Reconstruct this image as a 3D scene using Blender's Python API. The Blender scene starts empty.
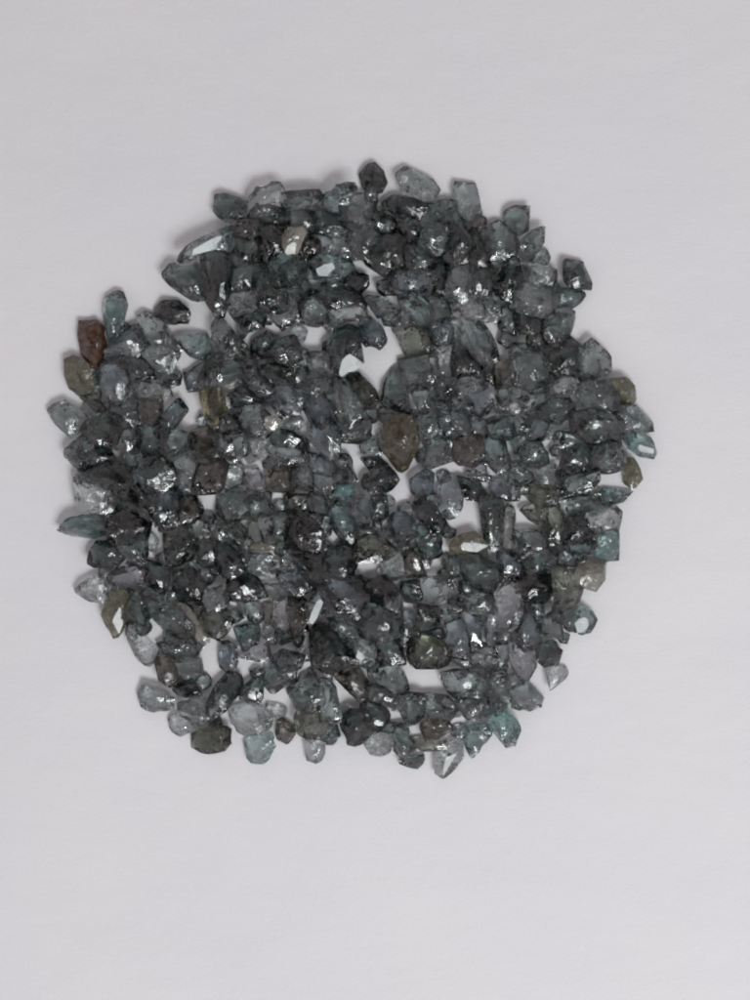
import bpy, bmesh, math, random
import numpy as np
from mathutils import Vector, Matrix, noise

S = bpy.context.scene
U = 0.0002                     # one unit of the survey grid = 0.2 mm on the paper
CAM_H = 0.30

def P(x, y, z=0.0):
    return Vector(((x - 375) * U, (500 - y) * U, z))

# ---------------------------------------------------------------- camera
cam = bpy.data.cameras.new('camera')
cam_o = bpy.data.objects.new('camera', cam); S.collection.objects.link(cam_o)
cam_o.location = (0, 0, CAM_H)
cam.sensor_fit = 'VERTICAL'; cam.sensor_height = 24.0
cam.lens = 24.0 * CAM_H / (1000 * U)
cam.clip_start = 0.01; cam.clip_end = 50
S.camera = cam_o

# ---------------------------------------------------------------- light
LAMP = Vector((0.30, -0.45, 0.72))
SPARK = Vector((0.10, -0.40, 0.62))
W = bpy.data.worlds.new('World'); S.world = W; W.use_nodes = True
nt = W.node_tree; nt.nodes.clear()
out = nt.nodes.new('ShaderNodeOutputWorld'); bg = nt.nodes.new('ShaderNodeBackground')
tc = nt.nodes.new('ShaderNodeTexCoord'); sep = nt.nodes.new('ShaderNodeSeparateXYZ')
nt.links.new(tc.outputs['Generated'], sep.inputs[0])
# room light: dim ceiling straight overhead (phone and hand), lighter walls around
rz = nt.nodes.new('ShaderNodeValToRGB')
e = rz.color_ramp.elements
e[0].position = 0.0; e[0].color = (0.50, 0.465, 0.475, 1)
e[1].position = 1.0; e[1].color = (0.09, 0.085, 0.085, 1)
for p, c in ((0.25, (0.76, 0.69, 0.715)), (0.6, (0.98, 0.885, 0.92)), (0.86, (0.70, 0.655, 0.675)), (0.95, (0.17, 0.155, 0.16))):
    k = e.new(p); k.color = (*c, 1)
nt.links.new(sep.outputs['Z'], rz.inputs[0])
nz = nt.nodes.new('ShaderNodeTexNoise'); nz.inputs['Scale'].default_value = 2.6; nz.inputs['Detail'].default_value = 2
nt.links.new(tc.outputs['Generated'], nz.inputs['Vector'])
nr = nt.nodes.new('ShaderNodeMapRange'); nr.inputs[1].default_value = 0.35; nr.inputs[2].default_value = 0.65
nr.inputs[3].default_value = 0.25; nr.inputs[4].default_value = 1.7
nt.links.new(nz.outputs['Fac'], nr.inputs[0])
mm = nt.nodes.new('ShaderNodeMix'); mm.data_type = 'RGBA'; mm.blend_type = 'MULTIPLY'; mm.inputs[0].default_value = 1
nt.links.new(rz.outputs[0], mm.inputs[6]); nt.links.new(nr.outputs[0], mm.inputs[7])
nt.links.new(mm.outputs[2], bg.inputs['Color']); bg.inputs['Strength'].default_value = 0.60
nt.links.new(bg.outputs[0], out.inputs[0])

def area_light(name, pos, sx, sy, watts, col):
    l = bpy.data.lights.new(name, 'AREA'); l.shape = 'RECTANGLE'; l.size = sx; l.size_y = sy; l.energy = watts; l.color = col
    o = bpy.data.objects.new(name, l); S.collection.objects.link(o)
    o.location = pos; o.rotation_euler = (-pos).to_track_quat('-Z', 'Y').to_euler()
area_light('window_light', LAMP, 0.30, 0.34, 3.6, (0.92, 0.985, 1.0))     # the broad window
area_light('added_glint_light', SPARK, 0.035, 0.045, 0.62, (1.0, 0.98, 0.95))     # added small bright source, made up for the white glints
S.view_settings.view_transform = 'Standard'; S.view_settings.look = 'None'
S.view_settings.exposure = 0.0; S.view_settings.gamma = 1.0
S.cycles.use_denoising = True
S.cycles.max_bounces = 14; S.cycles.transmission_bounces = 12; S.cycles.glossy_bounces = 6
S.cycles.diffuse_bounces = 3; S.cycles.volume_bounces = 0
S.cycles.sample_clamp_indirect = 4.0; S.cycles.sample_clamp_direct = 0
S.cycles.blur_glossy = 0.3
S.cycles.filter_width = 2.1

# ---------------------------------------------------------------- materials
def nodes(name):
    m = bpy.data.materials.new(name); m.use_nodes = True
    n = m.node_tree; n.nodes.clear()
    o = n.nodes.new('ShaderNodeOutputMaterial')
    return m, n, o

def paper_mat():
    m, n, o = nodes('white_paper')
    b = n.nodes.new('ShaderNodeBsdfPrincipled'); n.links.new(b.outputs[0], o.inputs['Surface'])
    t = n.nodes.new('ShaderNodeTexCoord')
    a = n.nodes.new('ShaderNodeTexNoise'); a.inputs['Scale'].default_value = 22; a.inputs['Detail'].default_value = 3
    n.links.new(t.outputs['Object'], a.inputs['Vector'])
    r = n.nodes.new('ShaderNodeValToRGB')
    r.color_ramp.elements[0].position = 0.3; r.color_ramp.elements[0].color = (0.757, 0.753, 0.778, 1)
    r.color_ramp.elements[1].position = 0.7; r.color_ramp.elements[1].color = (0.790, 0.776, 0.786, 1)
    n.links.new(a.outputs['Fac'], r.inputs[0]); n.links.new(r.outputs[0], b.inputs['Base Color'])
    b.inputs['Roughness'].default_value = 0.75; b.inputs['Specular IOR Level'].default_value = 0.25
    # fibre grain plus the long shallow waves of a sheet that has been handled
    f = n.nodes.new('ShaderNodeTexNoise'); f.inputs['Scale'].default_value = 1700; f.inputs['Detail'].default_value = 3
    n.links.new(t.outputs['Object'], f.inputs['Vector'])
    mp = n.nodes.new('ShaderNodeMapping'); mp.inputs['Scale'].default_value = (14, 22, 1); mp.inputs['Rotation'].default_value = (0, 0, 0.2)
    n.links.new(t.outputs['Object'], mp.inputs[0])
    g = n.nodes.new('ShaderNodeTexNoise'); g.inputs['Scale'].default_value = 1.6; g.inputs['Detail'].default_value = 4
    n.links.new(mp.outputs[0], g.inputs['Vector'])
    b1 = n.nodes.new('ShaderNodeBump'); b1.inputs['Strength'].default_value = 0.8; b1.inputs['Distance'].default_value = 0.0001
    n.links.new(f.outputs['Fac'], b1.inputs['Height'])
    b2 = n.nodes.new('ShaderNodeBump'); b2.inputs['Strength'].default_value = 1.0; b2.inputs['Distance'].default_value = 0.0010
    n.links.new(g.outputs['Fac'], b2.inputs['Height']); n.links.new(b1.outputs[0], b2.inputs['Normal'])
    n.links.new(b2.outputs[0], b.inputs['Normal'])
    return m

# body colour of the rough crystal: what a millimetre lets through, and how strongly
TINT = {
 'g': ((0.54, 0.595, 0.59), 220), 'd': ((0.46, 0.525, 0.52), 480), 't': ((0.42, 0.545, 0.535), 280),
 'T': ((0.40, 0.60, 0.585), 115), 'b': ((0.49, 0.55, 0.58), 270), 'n': ((0.555, 0.525, 0.485), 270),
 'X': ((0.35, 0.75, 0.73), 60), 'Y': ((0.60, 0.58, 0.42), 200), 'K': ((0.60, 0.56, 0.46), 200), 'N': ((0.64, 0.48, 0.35), 200), 'o': ((0.56, 0.58, 0.515), 280), 'O': ((0.63, 0.63, 0.52), 130),
 'l': ((0.61, 0.655, 0.655), 100), 'c': ((0.72, 0.71, 0.65), 60), 'm': ((0.60, 0.595, 0.63), 150),
}
_mats = {}
def stone_mat(code, v, face=False):
    key = (code, v, face)
    if key in _mats: return _mats[key]
    col, dens = TINT[code]
    m, n, o = nodes('crystal_' + {'g':'smoky','d':'dark','t':'teal','T':'turquoise','b':'slate','n':'brown','K':'speckled_brown','X':'cyan','Y':'streaked_olive','N':'russet','o':'olive','O':'pale_olive','l':'clear_grey','c':'cream','m':'mauve'}[code])
    b = n.nodes.new('ShaderNodeBsdfPrincipled'); n.links.new(b.outputs[0], o.inputs['Surface'])
    b.inputs['Base Color'].default_value = (0.97, 0.985, 0.985, 1)
    b.inputs['Transmission Weight'].default_value = 1.0
    b.inputs['IOR'].default_value = 1.76
    t = n.nodes.new('ShaderNodeTexCoord')
    a = n.nodes.new('ShaderNodeTexNoise'); a.inputs['Scale'].default_value = 420; a.inputs['Detail'].default_value = 3
    a.noise_dimensions = '4D'
    oi = n.nodes.new('ShaderNodeObjectInfo'); mu = n.nodes.new('ShaderNodeMath'); mu.operation = 'MULTIPLY'; mu.inputs[1].default_value = 31.0
    n.links.new(oi.outputs['Random'], mu.inputs[0]); n.links.new(mu.outputs[0], a.inputs['W'])
    n.links.new(t.outputs['Object'], a.inputs['Vector'])
    SKIN = {'c': ((0.30, 0.29, 0.25), (0.55, 0.54, 0.48), 0.35, 0.8), 'O': ((0.18, 0.17, 0.11), (0.52, 0.51, 0.40), 0.6, 0.95),
            'N': ((0.07, 0.028, 0.018), (0.36, 0.19, 0.09), 0.5, 0.95), 'K': ((0.07, 0.055, 0.035), (0.34, 0.29, 0.19), 0.5, 0.97),
            'X': ((0.09, 0.24, 0.24), (0.32, 0.50, 0.49), 0.5, 0.75), 'Y': ((0.10, 0.095, 0.05), (0.46, 0.43, 0.23), 0.95, 0.55)}
    if code in SKIN:                       # weathered, half opaque skin in mineral zones and blotches
        c0, c1, t0, t1 = SKIN[code]
        s = n.nodes.new('ShaderNodeTexNoise'); s.inputs['Scale'].default_value = 520; s.inputs['Detail'].default_value = 5; s.noise_dimensions = '4D'
        ou = n.nodes.new('ShaderNodeObjectInfo'); n.links.new(ou.outputs['Random'], s.inputs['W']); n.links.new(t.outputs['Object'], s.inputs['Vector'])
        cr = n.nodes.new('ShaderNodeValToRGB'); cr.color_ramp.elements[0].position = 0.40; cr.color_ramp.elements[1].position = 0.62
        cr.color_ramp.elements[0].color = (*c0, 1); cr.color_ramp.elements[1].color = (*c1, 1)
        if code == 'Y':                    # yellow glint painted into the colour as needle-like streaks down the stone
            mq = n.nodes.new('ShaderNodeMapping'); mq.inputs['Rotation'].default_value = (0, 0, -0.45); mq.inputs['Scale'].default_value = (2.2, 0.25, 1)
            n.links.new(t.outputs['Object'], mq.inputs[0]); n.links.new(mq.outputs[0], s.inputs['Vector'])
            cr.color_ramp.elements[0].position = 0.52
        n.links.new(s.outputs['Fac'], cr.inputs[0]); n.links.new(cr.outputs[0], b.inputs['Base Color'])
        tr = n.nodes.new('ShaderNodeMapRange'); tr.inputs[1].default_value = 0.38; tr.inputs[2].default_value = 0.62
        tr.inputs[3].default_value = t0; tr.inputs[4].default_value = t1
        n.links.new(s.outputs['Fac'], tr.inputs[0]); n.links.new(tr.outputs[0], b.inputs['Transmission Weight'])
    r = n.nodes.new('ShaderNodeMapRange'); r.inputs[1].default_value = 0.45; r.inputs[2].default_value = 0.68
    r.inputs[3].default_value = 0.01; r.inputs[4].default_value = 0.35 if code in 'lcOm' else 0.16
    n.links.new(a.outputs['Fac'], r.inputs[0]); n.links.new(r.outputs[0], b.inputs['Roughness'])
    f = n.nodes.new('ShaderNodeTexNoise'); f.inputs['Scale'].default_value = 900; f.inputs['Detail'].default_value = 4
    f.inputs['Roughness'].default_value = 0.6; f.noise_dimensions = '4D'
    n.links.new(mu.outputs[0], f.inputs['W']); n.links.new(t.outputs['Object'], f.inputs['Vector'])
    # rough skin only in patches: tiny steps and pits that sparkle
    f2 = n.nodes.new('ShaderNodeTexVoronoi'); f2.inputs['Scale'].default_value = 1500; f2.voronoi_dimensions = '4D'
    n.links.new(mu.outputs[0], f2.inputs['W']); n.links.new(t.outputs['Object'], f2.inputs['Vector'])
    pm = n.nodes.new('ShaderNodeMapRange'); pm.inputs[1].default_value = 0.49; pm.inputs[2].default_value = 0.60
    pm.inputs[3].default_value = 0.0; pm.inputs[4].default_value = 1.0; n.links.new(a.outputs['Fac'], pm.inputs[0])
    b0 = n.nodes.new('ShaderNodeBump'); b0.inputs['Distance'].default_value = 0.00026
    n.links.new(pm.outputs[0], b0.inputs['Strength']); n.links.new(f2.outputs['Distance'], b0.inputs['Height'])
    bp = n.nodes.new('ShaderNodeBump'); bp.inputs['Strength'].default_value = 0.5; bp.inputs['Distance'].default_value = 0.0003
    n.links.new(b0.outputs[0], bp.inputs['Normal'])
    n.links.new(f.outputs['Fac'], bp.inputs['Height']); n.links.new(bp.outputs[0], b.inputs['Normal'])
    # little step-like break faces: every cell of the skin is tilted its own way
    def cells(scale, amount, gate=None):
        vo = n.nodes.new('ShaderNodeTexVoronoi'); vo.inputs['Scale'].default_value = scale; vo.voronoi_dimensions = '4D'
        n.links.new(mu.outputs[0], vo.inputs['W']); n.links.new(t.outputs['Object'], vo.inputs['Vector'])
        su = n.nodes.new('ShaderNodeVectorMath'); su.operation = 'SUBTRACT'; su.inputs[1].default_value = (0.5, 0.5, 0.5)
        n.links.new(vo.outputs['Color'], su.inputs[0])
        sc = n.nodes.new('ShaderNodeVectorMath'); sc.operation = 'SCALE'; sc.inputs['Scale'].default_value = amount
        n.links.new(su.outputs[0], sc.inputs[0])
        if gate is None: return sc.outputs[0]
        s2 = n.nodes.new('ShaderNodeVectorMath'); s2.operation = 'SCALE'; n.links.new(gate, s2.inputs['Scale']); n.links.new(sc.outputs[0], s2.inputs[0])
        return s2.outputs[0]
    ad = n.nodes.new('ShaderNodeVectorMath'); n.links.new(bp.outputs[0], ad.inputs[0]); n.links.new(cells(620, 0.10 if face else 0.34), ad.inputs[1])
    a2 = n.nodes.new('ShaderNodeVectorMath'); n.links.new(ad.outputs[0], a2.inputs[0]); n.links.new(cells(1700, 0.05 if face else 0.46, pm.outputs[0]), a2.inputs[1])
    no = n.nodes.new('ShaderNodeVectorMath'); no.operation = 'NORMALIZE'; n.links.new(a2.outputs[0], no.inputs[0])
    n.links.new(no.outputs[0], b.inputs['Normal'])
    va = n.nodes.new('ShaderNodeVolumeAbsorption'); va.inputs['Color'].default_value = (*col, 1)
    va.inputs['Density'].default_value = dens * (0.6, 1.0, 1.5)[v] * 2.2
    n.links.new(va.outputs[0], o.inputs['Volume'])
    if face:                               # a fresh, almost mirror-flat break
        b.inputs['Roughness'].default_value = face if face is not True else 0.3
        for l in list(b.inputs['Roughness'].links): n.links.remove(l)
        bp.inputs['Strength'].default_value = 0.15; b0.inputs['Distance'].default_value = 0.00004
    _mats[key] = m
    return m

# ---------------------------------------------------------------- the paper
def link(name, me, mat=None):
    o = bpy.data.objects.new(name, me); S.collection.objects.link(o)
    if mat: me.materials.append(mat)
    return o
bm = bmesh.new()
bmesh.ops.create_grid(bm, x_segments=80, y_segments=80, size=0.45)
for v in bm.verts:
    if max(abs(v.co.x), abs(v.co.y)) > 0.075:
        v.co.z = -0.00025 + 0.0005 * noise.noise(v.co * 9)
        v.co.z = min(v.co.z, 0)
for f in bm.faces: f.smooth = True
me = bpy.data.meshes.new('paper_surface'); bm.to_mesh(me); bm.free()
paper = link('paper_surface', me, paper_mat()); paper['kind'] = 'structure'
paper['label'] = 'plain white sheet of paper under the stones'

# ---------------------------------------------------------------- the stones
# outline on the paper | body colour | options (k landmark key, f flat facet turned to the window, p = own look words)
STONES = []
def st(txt):
    for line in txt.strip().splitlines():
        line = line.split('#')[0].strip()
        if not line: continue
        pts, col, *opt = [q.strip() for q in line.split('|')]
        pp = [tuple(map(float, q.split(','))) for q in pts.split()]
        STONES.append(dict(p=pp, c=col[0], f=('f' in col[1:] or 'F' in col[1:]), F='F' in col[1:], z='z' in col[1:], lab=opt[0] if opt else None, key=opt[1] if len(opt) > 1 else None))
st("""
216,195 230,193 246,198 248,208 238,219 226,222 218,216 213,209|g|grey-green stone dotted with white specks at the upper left end of the top rim|the speckled stone at the upper left of the rim
252,193 258,184 278,181 282,188 281,200 270,210 256,210 250,204|l
180,258 188,246 204,236 224,226 234,229 230,242 224,250 206,254 190,258 182,263|Tf|large stone with pale turquoise sloping top at the upper left rim|the turquoise-topped stone
162,275 172,265 184,266 196,262 206,275 208,297 194,301 174,288|g|brownish grey stone with pointed left tip jutting from the upper left rim|the pointed brownish grey stone at the upper left
196,260 214,252 230,257 233,270 229,292 222,319 216,317 205,298|d|big dark olive stone tapering downwards below the turquoise-topped one|the big dark tapering stone
232,228 240,220 254,222 258,232 248,239 236,238|n
253,216 262,208 280,205 292,215 290,226 270,232 256,228|d
281,193 318,190 325,200 320,209 294,212 281,206|g|long flat grey stone along the top rim with small white glints|the long flat grey stone on the top rim
325,196 336,184 356,183 355,192 346,200 342,208 330,209 324,201|t
358,176 367,165 375,163 383,172 387,183 382,192 376,193 362,187|d|dark egg-shaped stone standing alone at the very top of the pile|the lone dark stone at the very top
345,202 356,196 367,197 374,206 375,218 368,226 354,228 345,218|g
398,166 408,167 416,175 432,179 438,188 435,197 420,202 403,192 397,176|lz|smooth pale grey stone on the top rim, narrower at its upper left end|the smooth pale grey stone on the top rim
384,203 395,195 412,198 424,207 416,216 398,213|d
426,203 440,203 439,211 450,220 448,230 430,226 418,216|t
453,190 457,177 474,181 478,198 481,214 470,221 458,212|g|upright grey-green stone with square notched top, on the top right rim|the upright notched stone on the top rim
447,210 454,208 463,220 464,229 452,231 448,220|t
472,218 482,213 487,220 483,231 474,233|n
504,210 508,206 528,208 528,230 518,234 504,227|g|squarish grey-green block leaning over its neighbour on the top right rim|the squarish block on the top right rim
486,232 500,221 514,230 517,250 508,259 492,256 486,244|g
527,234 544,227 543,243 530,263 518,260 515,246|d|dark speckled stone with a pointed upper right corner, right of the squarish block|the dark pointed stone right of the squarish block
448,234 460,230 468,242 466,258 456,264 446,256|d
470,230 482,238 489,254 486,266 474,268 468,250|d
324,208 344,206 350,228 336,234 314,230 310,218|t
282,210 306,208 313,218 310,230 296,226 280,220|g
282,236 289,228 304,224 306,232 297,254 288,254 283,246|cfz|cream frosted stone among dark ones near the top of the pile|the cream frosted stone
300,242 308,236 318,240 317,254 306,258 297,254|n
230,238 252,231 263,240 260,258 238,264 230,252|g
256,228 280,230 281,246 270,262 260,248|d
230,260 254,258 262,270 250,290 232,290 228,272|g
258,272 274,268 286,280 284,298 264,302 256,288|t
270,262 292,256 303,268 298,284 280,288 270,278|t
310,264 320,256 350,258 354,270 346,280 316,279|tfz|dark teal stone showing a bright bluish white patch, upper middle of the pile|the stone with the bluish white patch
312,238 322,230 346,236 357,248 342,258 322,254|g
352,232 366,229 378,238 372,254 356,254|g
366,216 384,213 395,225 390,238 374,238|d
378,240 398,238 408,248 406,264 392,274 376,268 368,256|d
398,218 412,215 425,230 422,244 408,238|g
428,226 444,230 446,246 432,254 422,244|t
347,278 356,273 368,276 370,286 360,292 348,290|d
390,280 402,272 430,270 432,280 420,290 400,290|b
410,246 430,252 438,262 430,270 412,268|g
434,254 448,262 450,280 440,288 430,276|t
452,270 466,268 472,286 462,300 450,294|g
472,270 490,268 494,286 480,298 470,290|d
500,272 520,266 530,270 528,284 514,302 498,298 494,286|t|deep green stone sloping down to the left under the top right rim|the deep green stone at the upper right
488,256 508,260 502,272 490,276|g
528,265 546,265 559,272 558,281 550,285 530,284|g
561,268 566,259 584,262 587,276 592,282 591,288 576,288 563,284|d|blocky grey-brown stone jutting out alone from the upper right rim|the blocky stone jutting from the upper right rim
554,290 576,289 587,294 584,300 568,307 556,306|t
518,286 550,288 554,302 542,314 522,310|g
547,314 556,308 571,314 570,326 562,339 550,338 544,326|g
516,314 536,310 542,320 540,330 522,332|d
527,336 540,332 546,344 540,352 530,350|o
514,350 536,350 548,362 546,378 530,386 516,380 510,366|g
550,352 572,343 580,346 580,364 570,376 552,374 546,362|d
580,348 592,340 600,346 610,356 610,370 598,379 584,378 578,364|g|ragged grey-green stone with a jagged top corner on the right rim|the ragged stone with a jagged top on the right rim
552,380 570,378 582,386 574,392 556,392|g
608,380 626,378 634,386 636,398 632,406 618,402 606,390|O|pale olive rounded stone on the right rim|the pale olive stone on the right rim
584,388 606,386 620,402 610,410 590,410|g
614,412 636,406 652,422 652,430 640,432 622,424|g
624,438 638,434 650,438 656,452 653,458 640,456 628,448|Tf|small bright cyan stone on the far right rim|the bright cyan stone on the far right
574,416 600,410 624,420 624,430 590,438 572,428|g
586,432 622,430 624,438 594,444 584,438|g
538,408 552,400 568,402 572,416 562,424 546,418|g
526,400 542,394 552,400 536,416 526,412|l
526,418 546,420 544,438 530,438 524,430|g
512,418 524,420 526,432 514,436|b
558,434 578,428 586,438 574,448 558,446|g
568,450 586,447 596,456 594,470 576,472 564,464|g
596,454 610,443 620,452 621,466 606,474 594,468|d
624,460 636,456 641,478 634,488 624,484|O|small pale stone with yellow-brown end hanging below the bright cyan one|the small yellow-brown stone on the far right
564,478 594,474 602,480 598,486 572,493 563,486|d
524,448 536,443 548,452 546,462 532,468 522,460|d
512,462 530,462 533,480 518,484 509,474|d
534,472 550,464 560,470 560,484 540,486|g
528,488 548,486 556,492 552,504 534,502|o
522,510 538,504 542,524 528,520|o
542,508 556,508 562,528 560,540 548,536|o
556,498 596,494 600,508 576,514 560,512|g
596,492 606,489 630,492 622,502 602,506|t|flat grey-green leaf-shaped stone pointing right out of the right rim|the leaf-shaped stone on the right rim
590,516 606,508 618,510 616,528 596,532|l
568,522 582,516 590,532 580,544 570,538|d
594,538 600,532 618,529 618,559 606,561 592,553|T|sea-green stone with a straight right edge on the lower right rim|the sea-green straight-edged stone
572,540 592,536 594,548 580,556 570,548|t
576,571 586,559 606,563 604,579 596,591 584,587 576,579|c|frosted whitish grey stone on the lower right rim, under the sea-green one|the frosted whitish stone on the lower right rim
560,545 576,543 576,565 566,573 560,561|b
526,557 554,551 558,565 546,571 532,572|d
520,533 540,533 542,547 522,555|g
522,583 536,575 550,575 552,591 542,602 528,599|d
554,573 568,573 581,589 576,599 560,609 558,589|o
576,607 586,603 592,615 598,621 590,631 574,636 568,629 574,617|Tf|stone with a flat pale teal face on the lower right rim|the flat-faced pale teal stone
562,611 576,607 577,626 568,630 562,622|d
543,621 554,613 560,619 560,635 546,633|g
558,632 569,635 567,643 560,641|d
538,645 552,641 560,647 558,663 544,666 538,657|d
546,672 560,663 570,670 564,680 550,689|l|small brownish clear stone at the lower right rim, set slightly apart|the small brownish clear stone at the lower right
512,627 526,613 536,623 538,641 524,647|b
500,588 518,593 520,611 512,633 500,635|m
500,551 522,559 526,573 510,583 500,579|b
528,605 542,601 543,617 538,632|g
510,644 534,652 536,666 528,682 518,678 510,662|m|lavender grey clear stone near the lower right rim|the lavender grey stone at the lower right
514,688 528,682 545,700 542,706 528,711 512,710|g|triangular grey stone with a sharp right corner on the lower right rim|the triangular stone on the lower right rim
490,718 506,711 518,722 520,730 514,744 506,746 492,730|T|glassy teal oval stone hanging off the bottom right rim|the glassy teal oval stone
490,674 506,672 510,694 508,706 490,708|g
464,730 488,726 490,736 478,752 472,757 466,748|t
436,758 446,744 462,736 462,758 454,770 444,778 436,772|l|pale grey stone reaching lowest of all on the bottom rim|the lowest stone of the pile
394,724 402,722 410,734 416,752 402,758 394,750|g
402,760 426,755 422,764 416,769 406,765|d
368,738 388,735 390,750 380,758 368,752|l
420,724 432,718 450,722 452,730 436,739 422,738 418,730|n|brownish grey oval stone a little above the bottom rim|the brownish oval stone near the bottom
400,698 416,692 424,702 420,716 410,724 402,714|g
426,696 446,698 454,710 448,720 428,716|g
414,740 446,740 444,750 424,752|o
448,674 484,672 488,688 478,700 456,696|g
460,704 484,702 480,720 468,722|g
343,720 352,713 366,714 370,730 360,745 349,742|d
360,704 378,706 390,714 380,728 370,726|d
340,672 358,672 368,688 358,698 346,688 336,676|n
366,686 384,688 392,702 378,706 368,698|d
384,666 400,674 406,686 396,696 382,682|g
290,690 306,680 318,684 322,700 318,710 304,710 292,702|g
322,686 334,688 339,714 334,722 324,716|t
298,714 318,710 328,720 324,734 306,736 298,726|o
316,736 336,726 338,736 330,745|d
304,740 314,738 325,742 324,758 316,763 307,760|l|clear grey stone with a bright left edge poking down from the bottom rim|the clear stone poking down from the bottom rim
277,726 283,719 296,732 286,744 278,738|n
245,742 256,734 272,732 276,744 266,763 249,762|T|blue-green stone with jagged sides on the bottom left rim|the blue-green stone on the bottom rim
234,712 254,708 268,720 264,732 246,736 234,728|l
250,678 263,673 262,692 258,702 242,696|d
206,706 218,686 228,676 240,676 238,690 226,706 210,718|d
192,748 193,734 216,725 232,728 234,738 224,750 206,755|o|dark brown oval stone with crossed white glints at the lower left rim|the dark brown oval stone at the lower left
169,720 176,715 190,718 194,728 180,736 171,732|l
138,694 144,684 158,686 174,698 174,708 156,712 142,708|l|pale grey-green stone jutting out alone from the lower left rim|the pale stone jutting from the lower left
156,662 160,655 174,664 180,676 174,688 160,680|n
174,684 194,682 200,696 186,698 174,694|d
178,704 200,700 208,718 194,726 182,716|g
180,662 200,660 203,672 196,678 184,678|g
162,645 180,637 198,641 199,656 180,660 168,652|d
218,656 222,642 236,640 238,662 231,675 220,666|bz|dark slate upright oval stone surrounded by bare paper at the lower left|the dark upright oval stone at the lower left
128,637 134,629 144,637 156,653 154,669 138,661|l
102,615 112,591 126,589 129,613 118,640 112,637|Of|tan olive wedge pointing down on the lower left rim|the tan wedge on the lower left rim
74,591 88,579 98,573 110,585 104,603 94,604 80,593|l|clear grey stone with a sharp left tip on the lower left rim|the sharp-tipped clear stone on the left rim
110,575 130,558 144,569 146,587 134,591 110,583|m|smooth mauve-grey stone with a rounded top at the lower left|the smooth mauve-grey stone
90,551 96,541 116,541 126,555 116,566 96,567 89,563|d|dark smooth rounded stone on the left rim below the spindle-shaped one|the dark smooth stone on the left rim
128,613 138,593 148,605 150,623 140,623|t
148,605 162,599 178,613 192,627 180,635 162,629|g
120,537 140,537 146,553 140,563 124,551|t
58,530 70,518 96,514 110,520 110,532 94,538 72,535|tz|spindle-shaped grey-green stone pointing left out of the left rim|the spindle-shaped stone on the left rim
112,520 130,512 146,518 142,538 116,540|d
73,480 80,476 100,488 110,496 106,512 82,512 76,496|l
110,490 136,490 150,508 146,518 120,514|d
63,450 82,438 92,450 82,470 66,460|g
82,450 98,444 114,458 106,466 86,468|g
84,470 104,462 124,470 128,484 106,486 88,478|d
92,418 110,416 116,430 112,444 96,440 86,430|d
112,418 124,420 132,438 126,450 112,444|g
46,406 66,402 84,414 88,426 70,436 56,424|l|clear colourless stone with a white left edge at the far left|the clear white-edged stone at the far left
80,397 92,393 108,413 102,416|o
65,361 74,356 88,363 94,387 86,397 70,391 65,375|O|pale olive rounded stone on the left rim, below the reddish-brown one|the pale olive stone on the left rim
80,323 94,319 104,323 106,351 100,367 90,365 82,353 79,337|N|reddish-brown upright stone on the upper left rim|the reddish-brown stone
102,305 106,295 122,292 127,305 124,327 110,344 104,321|t|tall teal stone pointing down on the upper left rim|the tall teal stone at the upper left
110,349 130,327 144,327 146,343 134,355 114,355|b
142,321 150,314 168,329 172,341 160,351 146,343|g
152,311 160,301 178,301 190,311 188,323 168,325|d|dark oval stone just inside the upper left rim with bare paper around it|the dark oval stone at the upper left
100,375 104,365 116,361 126,367 126,387 118,401 108,393|b
144,351 170,345 178,351 174,363 168,369 150,365|g
128,357 142,359 154,369 150,381 130,377|d
134,383 158,383 170,395 142,399|g
158,371 180,369 180,387 162,385|d
110,407 138,401 142,419 126,425 112,421|b
140,403 160,399 158,423 144,421|n
162,419 180,399 184,412 174,426 164,424|b
140,426 162,422 168,440 158,456 142,450|g
126,450 140,454 138,468 124,470|g
134,474 144,464 170,458 170,480 160,490 144,492|d
150,502 166,488 176,500 176,520 160,524|b
162,440 180,430 192,436 190,448 170,458 162,454|d|dark stone with a white hook-shaped glint in the left part of the pile|the stone with the white hook-shaped glint
192,432 212,430 218,444 204,454 192,446|n
201,394 222,390 226,410 220,424 204,418|Yz|olive stone crossed by yellow needle-like streaks, left of the middle|the olive stone with yellow streaks
204,420 222,422 222,432 210,430|n
218,440 230,438 232,454 224,458 218,450|d
174,466 190,454 198,462 194,484 176,480|g
200,466 218,462 224,468 220,488 204,495 196,490|n
176,498 194,496 204,510 196,524 180,528 176,512|n|rust-brown rounded stone left of the middle of the pile|the rust-brown rounded stone
174,482 192,484 194,496 178,496|b
222,468 240,466 242,482 226,490|g
234,440 248,440 250,452 238,456|g
246,442 262,440 266,452 250,462 246,452|l
238,414 254,404 268,416 262,432 250,436|g
222,416 238,418 244,430 224,434|d
266,418 278,416 284,423 274,431 266,428|cFz|small off-white triangular stone shining between two near-black ones|the small off-white triangle
268,436 278,430 300,434 294,444 278,446|d
270,395 286,387 298,399 298,415 280,417|b
244,472 258,470 268,486 262,496 246,490|m|clear mauve stone left of the middle, letting the paper show through|the clear mauve stone
268,474 288,466 298,476 290,488 270,490|n
220,498 242,496 246,516 230,520 220,512|g
246,500 262,496 274,512 254,520|d
210,526 234,520 236,540 218,548|d
190,524 208,522 210,538 194,544|g
164,528 188,528 190,548 168,548|o
248,522 258,520 262,538 250,546|o
262,518 286,516 286,536 266,544|d
286,520 302,514 318,530 314,548 288,544|d
176,339 206,332 212,345 204,359 190,357|t|dark teal wedge pointing left, with bare paper around it at the upper left|the dark teal wedge pointing left
212,321 220,319 228,335 240,343 228,355 214,341|g
228,338 240,339 252,359 246,363 232,356|g
216,359 236,357 246,369 242,387 224,391 204,383|d
186,375 202,367 204,387 190,389|b
232,395 246,387 264,403 234,405|d
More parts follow.
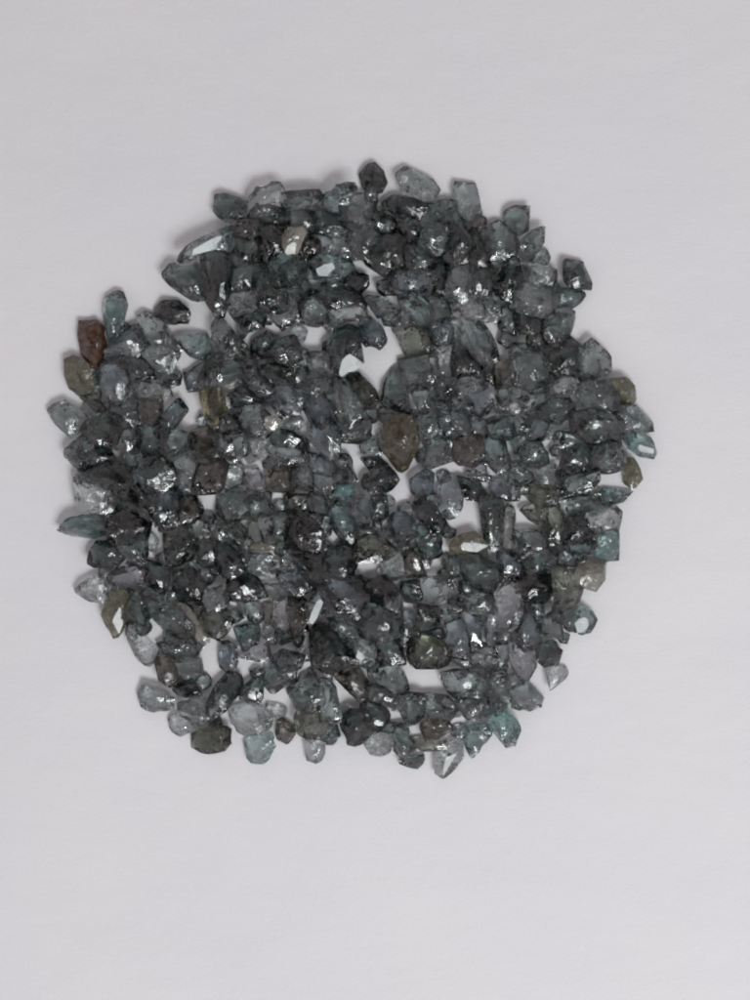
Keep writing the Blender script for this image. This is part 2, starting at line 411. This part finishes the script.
244,371 256,369 270,387 266,397 250,387|d
258,371 270,365 288,369 288,383 266,381|d
250,345 266,335 280,341 270,355 258,355|d
270,351 288,337 300,341 300,359 288,363|g
270,361 292,367 290,373 272,371|d
224,301 232,298 244,312 240,323 230,315|g
230,297 254,293 258,305 236,313|g
240,311 262,315 262,327 244,331|d
262,295 280,293 284,307 274,313 262,307|d
300,307 316,291 326,305 328,317 314,327 300,319|g
270,311 290,299 296,319 282,327|g
318,297 326,289 354,293 358,305 336,309|d
330,311 356,305 364,319 338,320|g
321,343 336,327 356,325 360,343 362,361 346,377 330,365|df|dark rounded stone with a pale grey diamond on its top, upper middle|the stone with the pale diamond
358,323 370,317 382,327 388,343 382,350 364,347|bz|dark slate-blue stone overlapping bare paper in the upper middle gap|the slate-blue stone by the upper gap
308,355 326,355 334,373 314,371|g
288,349 308,347 310,365 290,363|g
348,375 358,371 374,389 382,407 366,409 350,389|o|dark olive leaf-shaped stone slanting down to the right in the upper middle|the dark olive leaf-shaped stone
384,383 392,371 404,369 406,407 386,405|g
308,375 328,377 332,391 314,395 306,387|g
290,385 310,393 312,407 298,407|b
306,403 320,397 332,411 322,425 310,419|b
324,393 336,393 338,415 328,417|g
338,383 350,387 362,407 354,425 340,417|g
338,424 366,422 368,438 354,444 338,438|d
312,422 332,422 338,440 340,452 328,456 314,440|b
306,454 326,458 334,466 330,476 312,470|b
358,444 374,440 382,454 360,454|t
360,458 378,458 388,466 370,468|d
362,474 390,466 398,480 388,492 364,490|d|dark olive stone with a flat top edge beside the central paper gap|the dark olive stone by the central gap
336,468 354,468 355,480 348,486 336,482|d
335,485 354,484 355,495 336,496|Xz|tiny bright cyan chip in the middle of the pile|the tiny bright cyan chip
384,424 398,416 416,420 418,444 408,466 400,470 384,450|Kz|big brown speckled stone in the middle of the pile, pointing down|the big brown speckled stone
416,418 438,416 438,432 422,440|d
422,456 438,436 452,438 450,458 430,464|g
456,442 478,438 482,458 466,466 456,460|n
410,480 424,468 434,474 432,494 422,500 412,492|b|slate-grey rounded stone on the paper right of the central gap|the slate-grey rounded stone right of centre
438,490 446,474 462,480 462,506 452,521 440,512|b|dark slate upright stone with a narrow foot, left of the pinkish paper gap|the dark upright stone beside the pinkish gap
462,480 478,484 486,498 464,498|d
414,502 426,498 448,524 440,532 420,520|d
388,516 400,510 414,514 416,538 398,544 390,530|b|plain round blue-grey stone just below the centre of the pile|the plain round blue-grey stone
418,531 436,529 442,553 434,563 422,559|t
482,500 496,500 502,512 500,546 486,540|d
502,508 514,512 514,540 504,544|o
466,470 490,476 488,482 470,478|g
492,482 510,484 508,498 494,496|b
482,440 502,440 508,468 502,474 486,460|t
490,420 510,418 514,436 494,438|t
442,416 464,412 468,430 446,434|b
468,418 486,422 484,438 470,432|g
447,547 460,535 474,532 487,545 484,551 466,555 450,553|Ofz|stone with a flat cream-yellow shining face, right of the middle|the cream-yellow shining stone
350,546 366,534 384,537 397,552 386,562 358,562|o|dark stone with a golden glint just below the centre|the dark stone with the golden glint
402,551 416,550 426,577 402,578|n|dark brown trapezoid stone with a flat bottom, below the centre|the dark brown trapezoid
402,583 418,583 420,601 404,599|d
304,609 316,589 327,591 326,605 310,625|bf|pale slate-blue flat-faced stone in the lower middle of the pile|the pale slate-blue flat-faced stone
328,581 358,581 366,601 358,615 330,605|b
364,579 386,577 396,595 380,605 368,595|d
362,617 370,607 394,617 396,633 380,639 364,633|d
330,621 354,619 360,637 342,641|g
310,629 328,623 348,649 358,661 330,673 312,665|d|big dark triangular stone with two white glints in the lower middle|the big dark triangular stone
386,595 400,591 400,619 388,613|d
402,611 416,613 414,631 402,633|b
418,607 440,609 438,625 422,631|d
378,639 398,639 402,661 380,661|g
410,643 434,637 446,651 444,665 414,664|o
350,641 370,641 374,657 358,661|g
422,579 448,577 454,593 428,601|g
448,559 464,555 462,575 448,573|g
464,561 488,559 496,573 490,591 470,581|d
458,581 478,583 486,597 462,599|t
466,619 480,615 482,645 476,649 468,637|bF|slate stone with a bright white upright strip, lower right of the middle|the stone with the bright white strip
448,625 464,623 468,653 450,653|b
488,613 496,611 498,645 486,645|b
472,653 490,649 498,657 490,667 474,665|d
498,645 506,643 510,661 500,663|g
430,611 458,611 460,619 440,623|d
462,597 490,595 492,611 468,613|g
248,557 270,555 266,573 250,571|g
270,561 294,563 288,573 272,573|g
216,543 238,553 240,567 222,577 216,561|d
198,541 216,545 216,563 200,561|d
174,571 194,569 206,583 202,599 182,603 172,589|d|dark green-grey rounded stone in the lower left part of the pile|the dark rounded stone at the lower left
224,585 242,575 258,581 262,595 246,599 226,597|d
204,593 222,589 228,605 210,611|g
204,615 222,611 232,621 220,637 204,631|o
246,605 258,603 264,621 250,621|g
236,629 258,625 260,641 246,647|t
266,585 290,585 300,595 270,597|d
282,577 306,571 314,589 294,593|b
274,599 286,597 288,630 276,625|m
286,601 302,605 306,631 290,637|n
262,605 274,605 274,623 266,621|n
238,649 266,641 270,659 250,661|m
270,657 282,649 306,655 300,669 278,673|bz|slate stone crossed by bright white streaks in the lower left of the pile|the stone with crossed white streaks
174,607 190,611 208,637 200,640 182,621|c
290,533 314,531 318,551 298,559|d
248,544 272,544 274,550 250,551|O|narrow yellow-green sliver left of the lower centre|the narrow yellow-green sliver
294,555 320,559 326,581 310,581|d
166,537 190,537 194,555 170,565|d
144,561 168,571 164,591 152,585|d
268,662 294,660 294,676 276,688 266,684|d
266,704 288,704 282,718 270,714|l
332,504 340,502 356,530 346,542 334,524|t
352,496 368,496 370,524 358,520 348,508|b
368,500 384,496 386,514 374,524|d
310,494 328,496 328,512 312,512|d
290,470 310,470 312,488 294,486|g
270,448 302,448 306,460 282,464|g
286,496 308,496 304,510 288,510|o
312,476 334,478 332,492 314,490|d
400,305 410,297 426,299 431,313 426,325 410,323|g
400,335 414,329 426,337 430,353 410,355|o
432,325 448,321 452,339 436,343|b
450,327 460,327 460,339 452,343|l
462,301 478,299 482,315 468,321|l
466,323 484,325 498,355 490,363 476,355 466,341|g
480,299 496,301 502,317 486,319|d
502,311 520,315 514,333 500,327|d
436,355 450,351 454,367 442,373|l
404,361 428,359 430,379 408,383|g
454,343 474,357 480,373 456,377|d
496,363 514,361 514,383 498,385|n
482,365 494,365 494,383 484,379|d
434,379 454,379 454,395 436,397|d
468,389 490,387 490,409 474,411|b
432,399 448,399 452,413 436,415|b
406,389 426,391 426,411 408,411|g
458,379 482,379 482,389 460,395|g
508,384 524,382 526,398 512,400|g
430,303 446,301 450,315 434,323|d
366,295 382,297 394,309 378,315|g
376,283 398,279 400,293 382,295|d
382,309 400,311 398,325 386,323|g
328,553 350,551 355,570 342,578 326,571|d
386,558 398,556 403,572 396,579 384,571|g
338,544 350,540 352,554 338,556|g
""")

def area(p):
    return abs(sum(p[i][0] * p[(i + 1) % len(p)][1] - p[(i + 1) % len(p)][0] * p[i][1] for i in range(len(p)))) / 2
def centre(p):
    return (sum(q[0] for q in p) / len(p), sum(q[1] for q in p) / len(p))

# ---- what each stone is called: a look of its own, or its look plus the landmark stone it lies by
LOOK = {'g': 'smoky grey-green', 'd': 'near-black', 't': 'dark teal', 'T': 'bright teal', 'b': 'slate-blue', 'n': 'brownish', 'K': 'brown', 'X': 'cyan', 'Y': 'olive',
        'N': 'reddish-brown', 'o': 'dark olive', 'O': 'pale olive', 'l': 'clear pale grey', 'c': 'whitish', 'm': 'mauve-grey'}
def shape_word(p):
    cx, cy = centre(p)
    xx = sum((a - cx) ** 2 for a, b in p); yy = sum((b - cy) ** 2 for a, b in p); xy = sum((a - cx) * (b - cy) for a, b in p)
    d = math.sqrt(((xx - yy) / 2) ** 2 + xy * xy); m = (xx + yy) / 2
    r = math.sqrt((m + d) / max(m - d, 1e-6))
    if r > 1.75: return 'long'
    return {3: 'three-sided', 4: 'four-sided', 5: 'angular'}.get(len(p), 'chunky')
def direction(dx, dy):
    k = round(math.atan2(-dy, dx) / (math.pi / 4)) % 8
    return ['right of', 'above and right of', 'above', 'above and left of', 'left of', 'below and left of', 'below', 'below and right of'][k]
for s in STONES:
    s['a'] = area(s['p']); s['ctr'] = centre(s['p'])
marks = [s for s in STONES if s['key']]
seen = {}
for s in STONES:
    if s['lab']: seen[s['lab']] = 1
for s in STONES:
    if s['lab']: continue
    size = 'small ' if s['a'] < 250 else ('large ' if s['a'] > 520 else '')
    near = sorted(marks, key=lambda m: math.dist(m['ctr'], s['ctr']))
    for m in near:
        dx, dy = s['ctr'][0] - m['ctr'][0], s['ctr'][1] - m['ctr'][1]
        dist = math.hypot(dx, dy)
        how = 'just ' if dist < 27 else ('' if dist < 52 else 'further ')
        lab = f"{size}{LOOK[s['c']]} {shape_word(s['p'])} stone {how}{direction(dx, dy)} {m['key']}"
        if lab not in seen and len(lab.split()) <= 16:
            break
    seen[lab] = 1; s['lab'] = lab

# ---- one crystal: the hull of a jittered outline, flat-cut where it flashes, then scooped like broken glass
# spots where the bare paper shows between the stones: no outline is swelled into them
BARE = [(316,340,14),(372,363,14),(378,378,10),(352,452,9),(357,470,8),(404,497,9),(398,485,8),(470,510,9),(465,528,12),(176,334,8),
 (200,312,10),(193,365,10),(248,383,6),(302,418,5),(376,425,8),(505,352,8),(504,360,6),(370,278,8),(374,290,6),(212,668,11),(246,668,9),
 (214,583,7),(206,503,7),(370,568,9),(434,569,8),(417,679,9),(548,455,6),(526,520,6),(580,551,6),(608,482,9),(157,633,9),(398,715,8),
 (285,700,9),(348,692,8),(228,310,6),(390,304,6),(450,470,6),(387,198,9),(350,196,4)]
CX0, CY0 = 352, 468
def build_stone(i, s):
    rnd = random.Random(1000 + i * 7)
    p = s['p']; cx, cy = s['ctr']
    wmin = min(max(q[0] for q in p) - min(q[0] for q in p), max(q[1] for q in p) - min(q[1] for q in p), math.sqrt(s['a']))
    grow0 = 1.10 if s['key'] else (1.0 if s.get('chip') else 1.38)
    h = wmin * rnd.uniform(0.55, 0.85) * U          # thickness
    if s['c'] in 'lcm': h *= 0.8
    pts = []
    tx, ty = rnd.uniform(-0.3, 0.3), rnd.uniform(-0.3, 0.3)
    # soften the outline: corners worn a little, sides bowed out unevenly
    q = []
    for k in range(len(p)):
        (x0, y0), (x1, y1) = p[k], p[(k + 1) % len(p)]
        w = rnd.uniform(-0.12, 0.14) if len(p) < 6 else rnd.uniform(-0.05, 0.04)
        q.append((x0 + (cx - x0) * w, y0 + (cy - y0) * w))
        if len(p) < 6 or math.dist(p[k], p[(k + 1) % len(p)]) > 12:
            u = rnd.uniform(0.3, 0.7); mx, my = x0 + (x1 - x0) * u, y0 + (y1 - y0) * u
            w = rnd.uniform(-0.04, 0.12) if len(p) < 6 else rnd.uniform(-0.05, 0.03)
            q.append((mx - (cx - mx) * w, my - (cy - my) * w))
    p = q
    n = len(p)
    for k, (x, y) in enumerate(p):
        grow = grow0
        if s['key'] is None:
            for bx, by, br in BARE:
                if math.dist((cx + (x - cx) * grow, cy + (y - cy) * grow), (bx, by)) < br + 1:
                    grow = 1.04; break
            # the outer rim keeps its outline
            if math.dist((x, y), (CX0, CY0)) > math.dist((cx, cy), (CX0, CY0)) and math.dist((x, y), (CX0, CY0)) > 275: grow = 1.12
        lx, ly = (x - cx) * U * grow, -(y - cy) * U * grow
        z = tx * lx + ty * ly + rnd.uniform(-0.18, 0.18) * h
        pts.append(Vector((lx, ly, z)))
        if rnd.random() < 0.6:
            pts.append(Vector((lx * 0.985, ly * 0.985, z - rnd.uniform(0.15, 0.35) * h)))
    for sg in (1, -1):
        m = rnd.randint(3, 5)
        a0 = rnd.uniform(0, 6.28)
        for k in range(m):
            q = p[int((k + rnd.random() * 0.6) * n / m) % n]
            f = rnd.uniform(0.15, 0.68)
            lx, ly = (q[0] - cx) * U * f, -(q[1] - cy) * U * f
            pts.append(Vector((lx, ly, sg * h * rnd.uniform(0.34, 0.55))))
    bm = bmesh.new()
    for q in pts: bm.verts.new(q)
    r = bmesh.ops.convex_hull(bm, input=bm.verts)
    junk = [g for g in set(r['geom_interior'] + r['geom_unused']) if isinstance(g, bmesh.types.BMVert)]
    if junk: bmesh.ops.delete(bm, geom=junk, context='VERTS')
    for q in range(rnd.randint(6, 9)):       # fracture planes that chop the top and flanks
        a = rnd.uniform(0, 6.283); up = rnd.uniform(0.75, 2.2) * (1 if q < 4 else -1)
        nr = Vector((math.cos(a), math.sin(a), up)).normalized()
        top = max(v.co.dot(nr) for v in bm.verts)
        g = bmesh.ops.bisect_plane(bm, geom=bm.verts[:] + bm.edges[:] + bm.faces[:], plane_co=nr * top * rnd.uniform(0.72, 0.92), plane_no=nr, clear_outer=True)
        ed = [x for x in g['geom_cut'] if isinstance(x, bmesh.types.BMEdge)]
        if ed: bmesh.ops.edgenet_fill(bm, edges=ed)
    flash = None
    if s['f'] or rnd.random() < 0.012:
        # the broad natural cleavage face this stone turns up towards the window (F: the added glint light)
        w = P(cx, cy, 0.003)
        nrm = (((SPARK if s.get('F') else LAMP) - w).normalized() + (Vector((0, 0, CAM_H)) - w).normalized()).normalized()
        if not s['f']: nrm = (nrm + Vector((rnd.uniform(-.05, .05), rnd.uniform(-.05, .05), 0))).normalized()
        top = max(v.co.dot(nrm) for v in bm.verts)
        co = nrm * (top * ((0.66 if s['F'] else 0.75) if s['f'] else 0.86))
        g = bmesh.ops.bisect_plane(bm, geom=bm.verts[:] + bm.edges[:] + bm.faces[:], plane_co=co, plane_no=nrm, clear_outer=True)
        ed = [x for x in g['geom_cut'] if isinstance(x, bmesh.types.BMEdge)]
        if ed: bmesh.ops.edgenet_fill(bm, edges=ed)
        flash = (co, nrm)
    bmesh.ops.triangulate(bm, faces=bm.faces[:])
    lim = 0.00055
    for _ in range(4):
        long = [e for e in bm.edges if e.calc_length() > lim]
        if not long: break
        bmesh.ops.subdivide_edges(bm, edges=long, cuts=1)
        bmesh.ops.triangulate(bm, faces=[f for f in bm.faces if len(f.verts) > 3])
    # conchoidal scoops: press the surface onto a few balls that bite into it
    size = math.sqrt(s['a']) * U
    bites = []
    for _ in range(rnd.randint(5, 9)):
        d = Vector((rnd.gauss(0, 1), rnd.gauss(0, 1), rnd.gauss(0.25, 0.8))).normalized()
        R = size * rnd.uniform(0.18, 0.9)
        sup = max(v.co.dot(d) for v in bm.verts)
        off = Vector((rnd.gauss(0, 1), rnd.gauss(0, 1), rnd.gauss(0, 1))) * size * 0.24
        off -= d * off.dot(d)
        bites.append((d * (sup + R - size * rnd.uniform(0.05, 0.14)) + off, R))
    for _ in range(2 if s['key'] is None else 1):     # a chipped bite out of the flank
        d = Vector((rnd.gauss(0, 1), rnd.gauss(0, 1), rnd.gauss(0, .35))).normalized(); R = size * rnd.uniform(0.16, 0.34)
        bites.append((d * (max(v.co.dot(d) for v in bm.verts) + R - size * rnd.uniform(0.06, 0.13)) + Vector((rnd.gauss(0, 1), rnd.gauss(0, 1), rnd.gauss(0, 1))) * size * 0.08, R))
    seed = Vector((i * 3.7, i * 1.3, i * 0.7))
    for v in bm.verts:
        flat = flash and abs((v.co - flash[0]).dot(flash[1])) < 2e-5
        old = v.co.copy()
        for c, R in (bites[:2] if flat else bites):
            dv = v.co - c
            if dv.length < R:
                v.co = c + dv.normalized() * R
        if flat and (v.co - old).length < 1e-7: continue
        nn = noise.noise_vector(v.co * 900 + seed) * 0.00006 + noise.noise_vector(v.co * 2000 + seed) * 0.00002
        v.co += nn
    bmesh.ops.recalc_face_normals(bm, faces=bm.faces[:])
    for f in bm.faces:
        f.smooth = True
        if flash and all(abs((v.co - flash[0]).dot(flash[1])) < 3e-5 for v in f.verts): f.material_index = 1
    me = bpy.data.meshes.new('rough_gemstone')
    bm.to_mesh(me); bm.free()
    me.set_sharp_from_angle(angle=math.radians(16))
    return me

# ---- lay the stones down one by one on whatever already lies there
CELL = 2
GX, GY = 375, 500
Hm = np.zeros((GX, GY))
singles = sorted([s for s in STONES if not s['key']], key=lambda s: s['a'])
rest = {id(s) for s in singles[:max(0, len(STONES) - 300)]}
order = list(range(len(STONES)))
R0 = random.Random(5)
order.sort(key=lambda i: (STONES[i]['z'], id(STONES[i]) not in rest, STONES[i]['f'], R0.random()))
fines = []
# low chips first: they lie on the paper wherever the outlines leave a spot uncovered
def inside(x, y, p, g=1.0):
    cx, cy = sum(a for a, b in p) / len(p), sum(b for a, b in p) / len(p)
    x, y = cx + (x - cx) / g, cy + (y - cy) / g
    c = False
    for k in range(len(p)):
        (x0, y0), (x1, y1) = p[k], p[k - 1]
        if (y0 > y) != (y1 > y) and x < (x1 - x0) * (y - y0) / (y1 - y0) + x0: c = not c
    return c
RC = random.Random(77); chips = []
for _ in range(9000):
    x, y = RC.uniform(60, 640), RC.uniform(190, 765)
    if any(math.dist((x, y), (bx, by)) < br + 3 for bx, by, br in BARE): continue
    if any(math.dist((x, y), q['ctr']) < 11 for q in chips): continue
    if any(inside(x, y, s['p'], 1.05) for s in STONES if abs(s['ctr'][0] - x) < 45 and abs(s['ctr'][1] - y) < 45): continue
    ring = sum(1 for k in range(12) if any(inside(x + 26 * math.cos(k * .5236), y + 26 * math.sin(k * .5236), s['p'], 1.1) for s in STONES if math.dist(s['ctr'], (x, y)) < 75))
    if ring < 10: continue
    r = RC.uniform(8, 13); m = RC.randint(5, 7); a0 = RC.uniform(0, 6.28); st_ = RC.uniform(0.7, 1.3)
    pp = [(x + r * st_ * RC.uniform(.8, 1.1) * math.cos(a0 + 6.283 * k / m), y + r / st_ * RC.uniform(.8, 1.1) * math.sin(a0 + 6.283 * k / m)) for k in range(m)]
    chips.append(dict(p=pp, c=RC.choice('glggmd'), f=False, z=False, key=None, ctr=(x, y), a=area(pp), chip=True))
N0 = len(STONES)
print('chips', len(chips))
for i in list(range(N0, N0 + len(chips))) + order:
    s = (STONES + chips)[i]
    me = build_stone(i, s)
    n = len(me.vertices)
    co = np.empty(n * 3); me.vertices.foreach_get('co', co); co = co.reshape(n, 3)
    cx, cy = s['ctr']
    gx = np.clip(((cx + co[:, 0] / U) / CELL).astype(int), 0, GX - 1)
    gy = np.clip(((cy - co[:, 1] / U) / CELL).astype(int), 0, GY - 1)
    lift = Hm[gx, gy] - co[:, 2]
    z = max(-co[:, 2].min(), np.percentile(lift, 80))
    Hm_new = Hm.copy(); np.maximum.at(Hm_new, (gx, gy), co[:, 2] + z); Hm = Hm_new
    k = 1 - z / CAM_H                    # stones lie where the outline, seen from above, puts them
    loc = P(375 + (cx - 375) * k, 500 + (cy - 500) * k, z)
    rr = random.Random(i)
    v = rr.choice((0, 1, 1, 2)) if s['c'] != 'n' else 2
    if id(s) in rest or i >= N0:
        fines.append((me, loc, stone_mat(s['c'], v))); continue
    o = link('rough_gemstone', me, stone_mat(s['c'], v))
    me.materials.append(stone_mat(s['c'], v, 0.03 if s.get('F') else 0.3))
    o.location = loc
    o['label'] = s['lab']; o['category'] = 'gemstone'; o['group'] = 'rough gemstones heaped on the paper'

# the smallest chips left over between them
if fines:
    bm = bmesh.new(); ms = []
    for me, loc, m in fines:
        if m not in ms: ms.append(m)
        n0 = len(bm.verts); f0 = len(bm.faces)
        bm.from_mesh(me); bm.verts.ensure_lookup_table(); bm.faces.ensure_lookup_table()
        for q in bm.verts[n0:]: q.co += loc
        for q in bm.faces[f0:]: q.material_index = ms.index(m)
    me = bpy.data.meshes.new('gemstone_chips'); bm.to_mesh(me); bm.free()
    o = link('gemstone_chips', me)
    for m in ms: me.materials.append(m)
    o['kind'] = 'stuff'; o['label'] = 'small dark chips of rough gemstone filling spaces between the larger stones'
